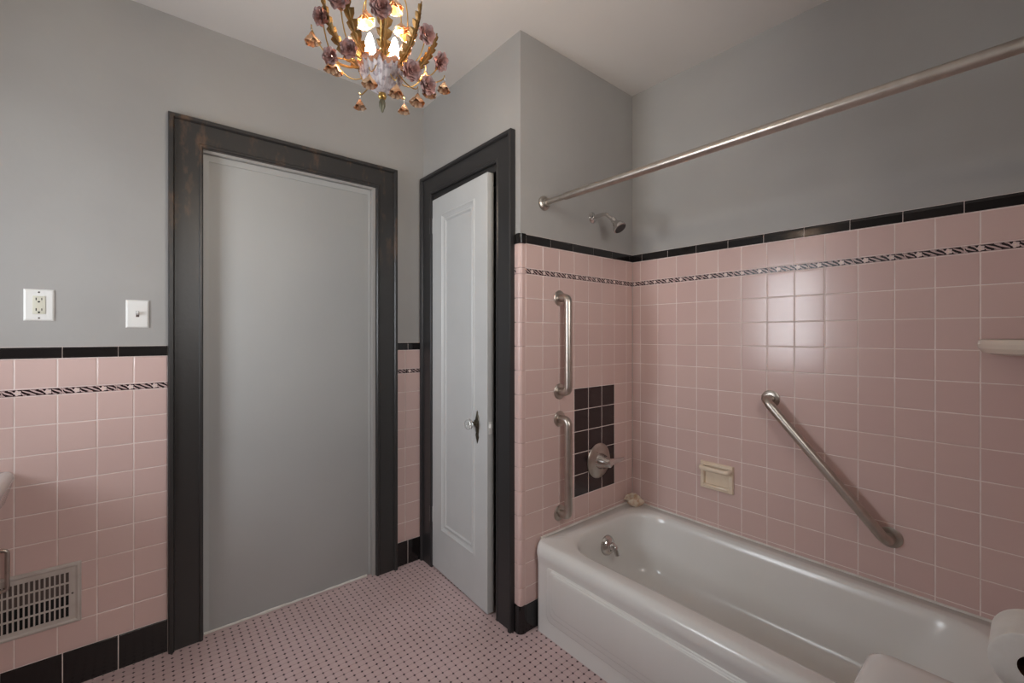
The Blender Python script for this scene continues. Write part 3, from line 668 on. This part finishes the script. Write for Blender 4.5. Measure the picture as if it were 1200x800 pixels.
for s in (1, -1): MB().lathe([(0.004, 0), (0.004, 0.001), (0, 0.002)], 8, M=align((0.028*s, -0.0165, -0.052*s), (0, -1, 0))).build('screw', chrome, mv)

# recessed soap dish on the long wall (local x = along wall towards the camera, y = out of wall, z up)
sd = thing('soap_dish', 'ivory ceramic soap dish with grab handle set in the tile', 'soap dish', (D_X, (DISH[0]+DISH[1])/2, 0.592), PI/2)
w2 = (DISH[1]-DISH[0])/2; hh = 0.132
q = MB(); rings = []
for ins, y in ((0, 0.0003), (0.0, 0.010), (0.003, 0.015), (0.014, 0.017), (0.019, 0.014), (0.022, 0.0012)):
    a = w2-ins; z0, z1 = ins, hh-ins; rings.append([(-a, y, z0), (a, y, z0), (a, y, z1), (-a, y, z1)])
q.loft(rings, cap0=False, cap1=True).build('dish_body', ivory, sd)
q = MB().tube(fillet([(-w2+0.014, 0.004, hh-0.022), (-w2+0.014, 0.044, hh-0.026), (w2-0.014, 0.044, hh-0.026), (w2-0.014, 0.004, hh-0.022)], 0.016, 5), 0.0115, 12)
q.build('handle', ivory, sd)
MB().bbox(-w2+0.018, w2-0.018, 0.002, 0.024, 0.012, 0.024, 0.004).build('tray_lip', ivory, sd)

# ceramic corner shelf
cs = thing('corner_shelf', 'cream ceramic corner shelf on the pink tile wall', 'shelf', (D_X, R_Y, 1.288))
q = MB(); n = 28; R0 = 0.205
def arc(r, z): return [(-0.0005, 0.0005, z)]+[(-r*math.cos(a)-0.0005, r*math.sin(a)+0.0005, z) for a in [i/n*PI/2 for i in range(n+1)]]
q.loft([arc(R0-0.035, 0.0), arc(R0-0.012, 0.006), arc(R0-0.002, 0.020), arc(R0, 0.034), arc(R0-0.003, 0.046), arc(R0-0.010, 0.050), arc(R0-0.022, 0.046), arc(R0-0.030, 0.038)], smooth=False)
q.build('shelf', cream, cs)

# ------------------------------------------------------------------ wall plates and vent (local y out of the wall)
def plate_thing(name, label, cat, h, z): return thing(name, label, cat, (h, A_Y+TH, z), PI)
ol = plate_thing('power_outlet', 'white power outlet plate with ivory insert on grey wall', 'outlet', -0.3045, 1.463)
def wallplate(parent, w, h, m):
    q = MB(); rr = []
    for ins, y in ((0, 0), (0, 0.002), (0.003, 0.005), (0.006, 0.0062)): rr.append([(-w/2+ins, y, -h/2+ins), (w/2-ins, y, -h/2+ins), (w/2-ins, y, h/2-ins), (-w/2+ins, y, h/2-ins)])
    return q.loft(rr, smooth=False).build('plate', m, parent)
wallplate(ol, 0.080, 0.1175, plastic)
ins = MB().bbox(-0.0165, 0.0165, 0.0058, 0.0085, -0.0335, 0.0335, 0.001).build('insert', ivoryp, ol); ins['label'] = 'ivory outlet insert'
for s in (1, -1):
    q = MB(); zc = s*0.0195
    q.box(-0.0085, -0.0062, 0.0086, 0.0088, zc-0.001, zc+0.007).box(0.0058, 0.0085, 0.0086, 0.0088, zc-0.002, zc+0.0075)
    q.lathe([(0.0032, 0), (0.0032, 0.0003)], 10, M=align((0, 0.0086, zc-0.0075), (0, 1, 0)))
    q.build('socket', hole, ins)
MB().box(-0.009, -0.001, 0.0086, 0.0094, -0.003, 0.0015).build('test_button', ivoryp, ins)
for s in (1, -1): MB().lathe([(0.0028, 0), (0.0028, 0.0008), (0, 0.0012)], 10, M=align((0, 0.0062, s*0.048), (0, 1, 0))).build('screw', chrome, ol)
sw = plate_thing('light_switch', 'white single toggle switch plate beside black door casing', 'light switch', -0.0263, 1.4385)
wallplate(sw, 0.0735, 0.1145, plastic)
MB().box(-0.0052, 0.0052, 0.006, 0.0066, -0.0125, 0.0125).build('toggle_slot', ventin, sw)
MB().bbox(-0.004, 0.004, 0, 0.017, -0.005, 0.005, 0.0012, M=Matrix.Translation((0, 0.005, 0)) @ Matrix.Rotation(math.radians(24), 4, 'X')).build('toggle', plastic, sw)
for s in (1, -1): MB().lathe([(0.0028, 0), (0.0028, 0.0008), (0, 0.0012)], 10, M=align((0, 0.0062, s*0.030), (0, 1, 0))).build('screw', plastic, sw)

VX0, VX1, VZ0, VZ1 = -0.615, -0.1916, 0.247, 0.478
vt = thing('wall_vent', 'cream metal slotted heating vent set low in pink tile', 'vent', ((VX0+VX1)/2, A_Y, VZ0), PI)
vw = (VX1-VX0)/2; vh = VZ1-VZ0; gx = vw-0.032; gz0, gz1 = 0.026, vh-0.030
q = MB()
def rr4(ax, z0, z1, y): return [(-ax, y, z0), (ax, y, z0), (ax, y, z1), (-ax, y, z1)]
q.loft([rr4(vw, 0, vh, 0.0003), rr4(vw, 0, vh, 0.004), rr4(vw-0.004, 0.004, vh-0.004, 0.010), rr4(vw-0.010, 0.010, vh-0.010, 0.011), rr4(vw-0.016, 0.016, vh-0.016, 0.0075), rr4(gx, gz0, gz1, 0.0075), rr4(gx, gz0, gz1, 0.0003)], cap0=False, cap1=False, smooth=False)
q.build('vent_frame', ventm, vt)
q = MB(); pitch = 0.01318; nb = int(2*gx/pitch)
for i in range(nb+1):
    x = -gx+i*pitch; q.box(x-0.0022, x+0.0022, 0.0035, 0.0072, gz0, gz1)
rows = 4; rp = (gz1-gz0)/rows
for i in range(rows+1): q.box(-gx, gx, 0.0032, 0.0070, gz0+i*rp-0.003, gz0+i*rp+0.003)
q.build('grille', ventm, vt)
MB().box(-gx, gx, 0.0003, 0.0012, gz0, gz1).build('duct_opening', hole, vt)
MB().box(-gx+0.004, gx-0.004, 0.0013, 0.0026, gz0+2*rp+0.002, gz1-0.002).build('damper', ventin, vt)
for s in (1, -1): MB().lathe([(0.0035, 0), (0.0035, 0.001), (0, 0.0018)], 8, M=align((s*(vw-0.024), 0.0075, vh/2), (0, 1, 0))).build('screw', ventin, vt)

# ------------------------------------------------------------------ sink and towel ring at the left edge
SKX, SKY = -0.668, A_Y
sk = thing('sink', 'white porcelain wall-hung sink above the heating vent', 'sink', (SKX, SKY, 0.690), PI)
sk.scale = (1, 1, 1.27)
q = MB(); R = []
hw, dp = 0.302, 0.47
for o, z, r in ((0.09, 0.0, 0.10), (0.05, 0.012, 0.11), (0.022, 0.045, 0.12), (0.006, 0.09, 0.12), (0, 0.112, 0.12), (0.003, 0.126, 0.12), (0.012, 0.133, 0.11), (0.02, 0.134, 0.10)):
    R.append(rrect(-hw+o, hw-o, 0.0005, dp-o, (0.004, 0.004, r, r), z))
for o, z in ((0.055, 0.131), (0.068, 0.118), (0.085, 0.07), (0.12, 0.03), (0.18, 0.018)):
    R.append(rrect(-hw+o, hw-o, 0.10+o*0.5, dp-o, 0.09 if o < 0.15 else 0.04, z))
q.loft(R).build('basin', porc, sk, auto=False)
MB().lathe([(0, 0), (0.022, 0), (0.022, 0.003), (0, 0.004)], 16, M=Matrix.Translation((0, 0.27, 0.0185))).build('drain', chrome, sk)
tp = MB().tube(fillet([(0, 0.05, 0.131), (0, 0.05, 0.20), (0, 0.15, 0.21), (0, 0.16, 0.175)], 0.03), 0.011, 12).build('tap', chrome, sk)
for s in (1, -1): MB().lathe([(0.018, 0), (0.014, 0.03), (0.022, 0.036), (0.022, 0.05), (0, 0.054)], 14, M=Matrix.Translation((s*0.09, 0.05, 0.133))).build('tap_handle', chrome, sk)
MB().tube(fillet([(0, 0.27, 0.001), (0, 0.27, -0.12), (0, 0.18, -0.16), (0, 0.12, -0.10), (0, 0.0, -0.10)], 0.03), 0.017, 12).build('drain_trap', chrome, sk)
tr = thing('towel_ring', 'squared metal towel ring on the tile under the sink', 'towel ring', (-0.485, A_Y, 0.52), PI)
MB().tube(fillet([(0, 0.036, 0.069), (0.108, 0.036, 0.069), (0.108, 0.036, -0.075), (-0.108, 0.036, -0.075), (-0.108, 0.036, 0.069), (-0.02, 0.036, 0.069)], 0.012, 4), 0.0065, 10).build('ring', nickel, tr)
MB().lathe([(0.022, 0.0003), (0.022, 0.006), (0.010, 0.012), (0.009, 0.036), (0.012, 0.046), (0, 0.046)], 16, M=align((0, 0, 0.069), (0, 1, 0))).build('bracket', nickel, tr)

# ------------------------------------------------------------------ toilet and paper
to = thing('toilet', 'white toilet with lidded tank against the rear wall', 'toilet', (0.735, R_Y, 0))
q = MB(); tw, td = 0.235, 0.235
q.loft([rrect(-tw+o, tw-o, 0.012, td-o, r, z) for o, z, r in ((0.03, 0.37, 0.03), (0.02, 0.385, 0.035), (0.012, 0.60, 0.035), (0.008, 0.767, 0.035))]).build('tank', porc, to)
q = MB(); lw, ldp = 0.252, 0.2715
q.loft([rrect(-lw+o, lw-o, 0.004, ldp-o, r, z) for o, z, r in ((0.006, 0.768, 0.03), (0.0, 0.773, 0.03), (0.0, 0.790, 0.03), (0.004, 0.799, 0.03), (0.012, 0.804, 0.025), (0.03, 0.805, 0.02))]).build('tank_lid', porc, to)
def oval(cy, rx, ry, z, n=32): return [(rx*math.cos(2*PI*i/n), cy+ry*math.sin(2*PI*i/n)*(1.0 if math.sin(2*PI*i/n) > 0 else 0.85), z) for i in range(n)]
MB().loft([oval(0.36, 0.12, 0.22, 0.0), oval(0.36, 0.115, 0.21, 0.06), oval(0.38, 0.11, 0.20, 0.15), oval(0.43, 0.15, 0.24, 0.28), oval(0.46, 0.185, 0.28, 0.37), oval(0.46, 0.19, 0.285, 0.395), oval(0.46, 0.17, 0.26, 0.396)]).build('bowl', porc, to)
MB().loft([oval(0.46, 0.19, 0.285, 0.397), oval(0.46, 0.194, 0.29, 0.405), oval(0.46, 0.19, 0.285, 0.414)]).build('seat', porc, to)
MB().loft([oval(0.46, 0.19, 0.285, 0.415), oval(0.46, 0.194, 0.29, 0.425), oval(0.46, 0.18, 0.275, 0.434), oval(0.46, 0.12, 0.2, 0.437)]).build('seat_lid', porc, to)
MB().tube([(-0.16, td-0.012, 0.69), (-0.16, td+0.014, 0.69), (-0.10, td+0.018, 0.683)], 0.008, 10).build('flush_lever', chrome, to)
# paper roll on its wall holder between toilet and tub
px0, px1, py, pz, pr_ = 1.12, 1.226, -0.004, 0.800, 0.055
rl = thing('toilet_paper_roll', 'white toilet paper roll hung between toilet and bathtub', 'toilet paper', (px0, py, pz-pr_))
q = MB().lathe([(0.0215, 0), (pr_-0.003, 0), (pr_, 0.002), (pr_, px1-px0-0.002), (pr_-0.003, px1-px0), (0.0215, px1-px0), (0.0215, 0)], 48, M=align((0, 0, pr_), (1, 0, 0)))
q.f = q.f[:-2]; q.mi = q.mi[:-2]; q.sm = q.sm[:-2]
q.build('paper', paper, rl)
q = MB().lathe([(0.0213, 0.0005), (0.0213, px1-px0-0.0005)], 32, M=align((0, 0, pr_), (1, 0, 0))); q.f = q.f[:-2]; q.mi = q.mi[:-2]; q.sm = q.sm[:-2]
q.build('cardboard_core', core_m, rl)
hd_ = thing('paper_holder', 'slim metal toilet paper holder on the rear wall', 'holder', (1.262, R_Y, pz))
MB().lathe([(0.024, 0.0004), (0.024, 0.005), (0.009, 0.010), (0.008, 0.07)], 16, M=align((0, 0, 0), (0, 1, 0))).build('bracket', nickel, hd_)
MB().tube(fillet([(0, 0.06, 0), (0, py-R_Y, 0), (px0+0.004-1.262, py-R_Y, 0)], 0.012, 5), 0.007, 10).build('holder_bar', darkm, hd_)

# ------------------------------------------------------------------ chandelier
CHX, CHY = 0.475, 1.096
ch = thing('chandelier', 'gilt metal chandelier covered in mauve roses and peach blossoms', 'chandelier', (CHX, CHY, 1.933))
Z0 = 1.933
facing = math.atan2(-CHY, -CHX)      # direction from chandelier to the room entrance
# bowl with fluted sides and scalloped rim
def flute(r, z, a, j):
    k = 1+0.05*math.cos(24*a)
    if j >= 5: k *= 1+0.05*math.cos(9*a); z += 0.004*math.cos(9*a)
    return r*k, z
MB().lathe([(0.008, 0.050), (0.018, 0.055), (0.032, 0.066), (0.044, 0.080), (0.052, 0.096), (0.056, 0.112), (0.053, 0.113), (0.045, 0.100), (0.030, 0.082), (0, 0.075)], 96, scallop=flute).build('bowl', bowl_m, ch)
def scal(r, z, a, j): return r*(1+0.05*math.cos(9*a)), z+0.005*math.cos(9*a)
MB().lathe([(0.055, 0.108), (0.061, 0.116), (0.060, 0.121), (0.054, 0.116)], 72, scallop=scal).build('bowl_rim', rimm, ch)
fn = MB().lathe([(0.004, 0.034), (0.009, 0.038), (0.011, 0.044), (0.009, 0.050), (0.012, 0.054), (0.008, 0.058)], 18).build('finial', goldw, ch)
MB().lathe([(0, 0.0), (0.003, 0.003), (0.005, 0.010), (0.008, 0.018), (0.0085, 0.028), (0.005, 0.036)], 14).build('finial_tip', verd, fn)
MB().tube([(0, 0, 0.08), (0, 0, 0.40), (0, 0, CEIL-Z0-0.03)], 0.006, 10).build('stem', goldw, ch)
MB().lathe([(0.012, CEIL-Z0-0.050), (0.030, CEIL-Z0-0.042), (0.055, CEIL-Z0-0.020), (0.060, CEIL-Z0-0.0005), (0, CEIL-Z0-0.0005)], 32).build('canopy', gold, ch)
# leafy arm in the x-z plane, local
ARM = [Vector((0.044, 0, 0.108)), Vector((0.072, 0, 0.128)), Vector((0.098, 0, 0.162)), Vector((0.116, 0, 0.205)), Vector((0.124, 0, 0.245)), Vector((0.130, 0, 0.285))]
def bez(pts, n):
    out = []
    for i in range(n+1):
        q = [p.copy() for p in pts]; u = i/n
        while len(q) > 1: q = [q[k]*(1-u)+q[k+1]*u for k in range(len(q)-1)]
        out.append(q[0])
    return out
def leaf_arm_mesh():
    q = MB(); n = 26; pts = bez(ARM, n)
    for ang in (0, PI/2):
        vs = []; fs = []
        for i, p in enumerate(pts):
            t = (pts[min(i+1, n)]-pts[max(i-1, 0)]).normalized(); b = Vector((0, 1, 0)); nn = t.cross(b)
            w0 = 0.0185*(math.sin(PI*min(1, 0.18+0.82*i/n))**0.6)*(1 if ang == 0 else 0.55)+0.0015
            w = w0*(1.0 if i % 3 == 0 else (0.80 if i % 3 == 2 else 0.42))
            d = (b*math.cos(ang)+nn*math.sin(ang)); cup = (nn*math.cos(ang)-b*math.sin(ang))*w*0.35
            sh_ = t*0.004*(1 if i % 3 == 0 else 0)
            vs += [p+d*w+cup+sh_, p+d*w*0.45, p, p-d*w*0.45, p-d*w+cup+sh_]
        for i in range(n):
            for k in range(4): fs.append((i*5+k, i*5+k+1, (i+1)*5+k+1, (i+1)*5+k))
        q.add(vs, fs, 0, False)
    q.tube(pts, [0.0042*(1-0.6*i/n) for i in range(n+1)], 8)
    return q
arm_me = leaf_arm_mesh().mesh('arm', gold)
# rose: three rings of curled petals around local +z
def rose_mesh():
    q = MB()
    for ring, (np_, r0, tilt, size) in enumerate(((3, 0.0012, 0.05, 0.0120), (4, 0.003, 0.30, 0.0140), (5, 0.005, 0.58, 0.0165), (6, 0.006, 0.95, 0.0180), (6, 0.006, 1.30, 0.0165))):
        for k in range(np_):
            a = 2*PI*k/np_+ring*0.6; vs = []; fs = []; nu, nv = 4, 4
            M = Matrix.Rotation(a, 4, 'Z') @ Matrix.Translation((r0, 0, 0)) @ Matrix.Rotation(tilt, 4, 'Y')
            for i in range(nu+1):
                for j in range(nv+1):
                    u = (i/nu-0.5)*2; v = j/nv
                    wd = size*0.62*math.sin(PI*(0.22+0.62*v))
                    vs.append((-(u*u)*size*0.30*(1-0.3*v)+size*0.30*v*v, u*wd, size*v+0.001-0.10*size*u*u*v))
            for i in range(nu):
                for j in range(nv): fs.append((i*(nv+1)+j, (i+1)*(nv+1)+j, (i+1)*(nv+1)+j+1, i*(nv+1)+j+1))
            q.add(vs, fs, 0, True, M)
    q.lathe([(0, -0.004), (0.004, -0.002), (0.0045, 0.004), (0, 0.008)], 8)
    return q
rose_me = rose_mesh().mesh('rose', rosem)
def bell_mesh():
    def sc(r, z, a, j): 
        k = max(0, j-2)*0.06; return r*(1+k*math.cos(5*a)), z+k*0.012*math.cos(5*a)
    q = MB().lathe([(0.0015, 0.004), (0.004, 0.0), (0.0075, -0.006), (0.0110, -0.013), (0.0165, -0.020), (0.0150, -0.0195), (0.008, -0.010), (0.001, -0.006)], 30, scallop=sc)
    for k in range(6):   # inner ragged petals
        a = 2*PI*k/6; M = Matrix.Rotation(a, 4, 'Z')
        q.add([(0.002, -0.003, -0.009), (0.002, 0.003, -0.009), (0.010, 0.0045, -0.021), (0.0125, 0, -0.024), (0.010, -0.0045, -0.021)], [(0, 1, 2, 3, 4)], 0, False, M)
    return q
bell_me = bell_mesh().mesh('blossom', peach)
def pol(ang, r, z): return Vector((r*math.cos(facing+ang), r*math.sin(facing+ang), z))
def orient(o, loc, d, spin=0.0, s=1.0):
    o.location = loc; o.rotation_mode = 'QUATERNION'
    o.rotation_quaternion = Vector(d).to_track_quat('Z', 'Y') @ Matrix.Rotation(spin, 3, 'Z').to_quaternion(); o.scale = (s, s, s)
arms = [(0.06, 1.0, 1.0), (0.92, 0.92, 0.86), (-0.92, 0.92, 1.05), (1.70, 1.12, 0.80), (-1.70, 1.16, 1.08), (2.6, 1.0, 0.85), (-2.6, 1.0, 0.9)]
for a, sr, sz_ in arms:
    arm = link('arm', arm_me, ch, (0, 0, 0.108*(1-sz_)), (0, 0, facing+a)); arm.scale = (sr, 1, sz_)
side_v = Vector((-math.sin(facing), math.cos(facing), 0)); front_v = Vector((math.cos(facing), math.sin(facing), 0))
def cp(l, d, z): return side_v*l+front_v*d+Vector((0, 0, z))     # sideways, towards the entrance, up
# roses: on the arms and low around the bowl
for l, d, z, sc_ in ((-0.100, 0.065, 0.232, 1.15), (-0.004, 0.132, 0.182, 1.05), (0.108, 0.060, 0.188, 1.0), (0.152, -0.010, 0.168, 1.05), (-0.150, -0.020, 0.235, 0.95),
        (-0.078, 0.050, 0.122, 0.95), (-0.122, 0.030, 0.108, 0.9), (0.070, 0.075, 0.080, 1.05), (0.110, 0.070, 0.052, 0.95), (0.060, -0.115, 0.250, 1.0), (-0.070, -0.115, 0.245, 1.0), (0.010, -0.110, 0.130, 1.0)):
    p = cp(l, d, z); dr = Vector((p.x, p.y, -0.3*math.hypot(l, d))).normalized()
    if d > -0.05: dr = (dr*0.6+front_v*0.7+Vector((0, 0, -0.25))).normalized()
    root = cp(l*0.55, d*0.55, 0.115)
    MB().tube(bez([root, cp(l*0.9, d*0.9, min(z, 0.11)), p-dr*0.004], 8), 0.0017, 6).build('wire', goldw, ch)
    o = link('rose', rose_me, ch); orient(o, p, dr, random.uniform(0, 6), sc_)
# blossoms dangling on wires
for l, d, z, sc_ in ((-0.172, -0.010, 0.182, 1.15), (-0.124, 0.015, 0.105, 1.1), (-0.030, 0.080, 0.046, 1.1), (0.034, 0.060, 0.044, 1.15), (0.088, 0.040, 0.040, 1.15), (0.120, 0.045, 0.062, 1.05), (0.164, -0.010, 0.110, 1.05),
        (-0.060, -0.090, 0.070, 1.0), (0.060, -0.090, 0.075, 1.0), (-0.120, -0.080, 0.150, 1.0), (0.120, -0.080, 0.170, 1.0)):
    p = cp(l, d, z)
    MB().tube(bez([cp(l*0.35, d*0.5, 0.112), cp(l*0.75, d*0.8, min(z+0.01, 0.085)), cp(l*1.03, d*1.03, z+0.01), p+Vector((0, 0, 0.022))], 10), 0.0016, 6).build('wire', goldw, ch)
    MB().lathe([(0, 0.004), (0.0026, 0.010), (0.0014, 0.016), (0, 0.023)], 8, M=Matrix.Translation(p)).build('crystal_bead', glass_k, ch)
    o = link('blossom', bell_me, ch); orient(o, p, (l*0.8, 0.0, 1), random.uniform(0, 6), sc_)
# upper tier of pale blossoms hanging round the stem
for l, d, z, sc_ in ((-0.040, 0.035, 0.232, 1.3), (0.064, 0.030, 0.215, 1.25), (0.030, 0.055, 0.262, 1.3), (-0.012, 0.060, 0.275, 1.2), (-0.050, -0.040, 0.270, 1.2), (0.050, -0.040, 0.270, 1.2)):
    p = cp(l, d, z)
    MB().tube(bez([Vector((0, 0, 0.300)), cp(l*0.6, d*0.6, 0.345), cp(l, d, 0.315), p+Vector((0, 0, 0.004))], 8), 0.0016, 6).build('wire', goldw, ch)
    o = link('blossom', bell_me, ch); orient(o, p, (l*1.5, 0.1, 1), random.uniform(0, 6), sc_)
MB().lathe([(0.006, 0.285), (0.016, 0.292), (0.012, 0.305), (0.006, 0.312)], 16).build('stem_collar', gold, ch)
# candles with lit bulbs, either side of the stem
for s in (1, -1):
    p = pol(s*PI/2+0.0, 0.031, 0)
    cd = MB().lathe([(0.009, 0.085), (0.009, 0.122), (0.007, 0.126)], 14, M=Matrix.Translation(p)).build('candle', candle, ch)
    MB().lathe([(0, 0.120), (0.007, 0.121), (0.012, 0.132), (0.0155, 0.146), (0.0150, 0.162), (0.0105, 0.182), (0.005, 0.198), (0, 0.206)], 16, M=Matrix.Translation(p)).build('bulb', bulbm, cd, auto=False)
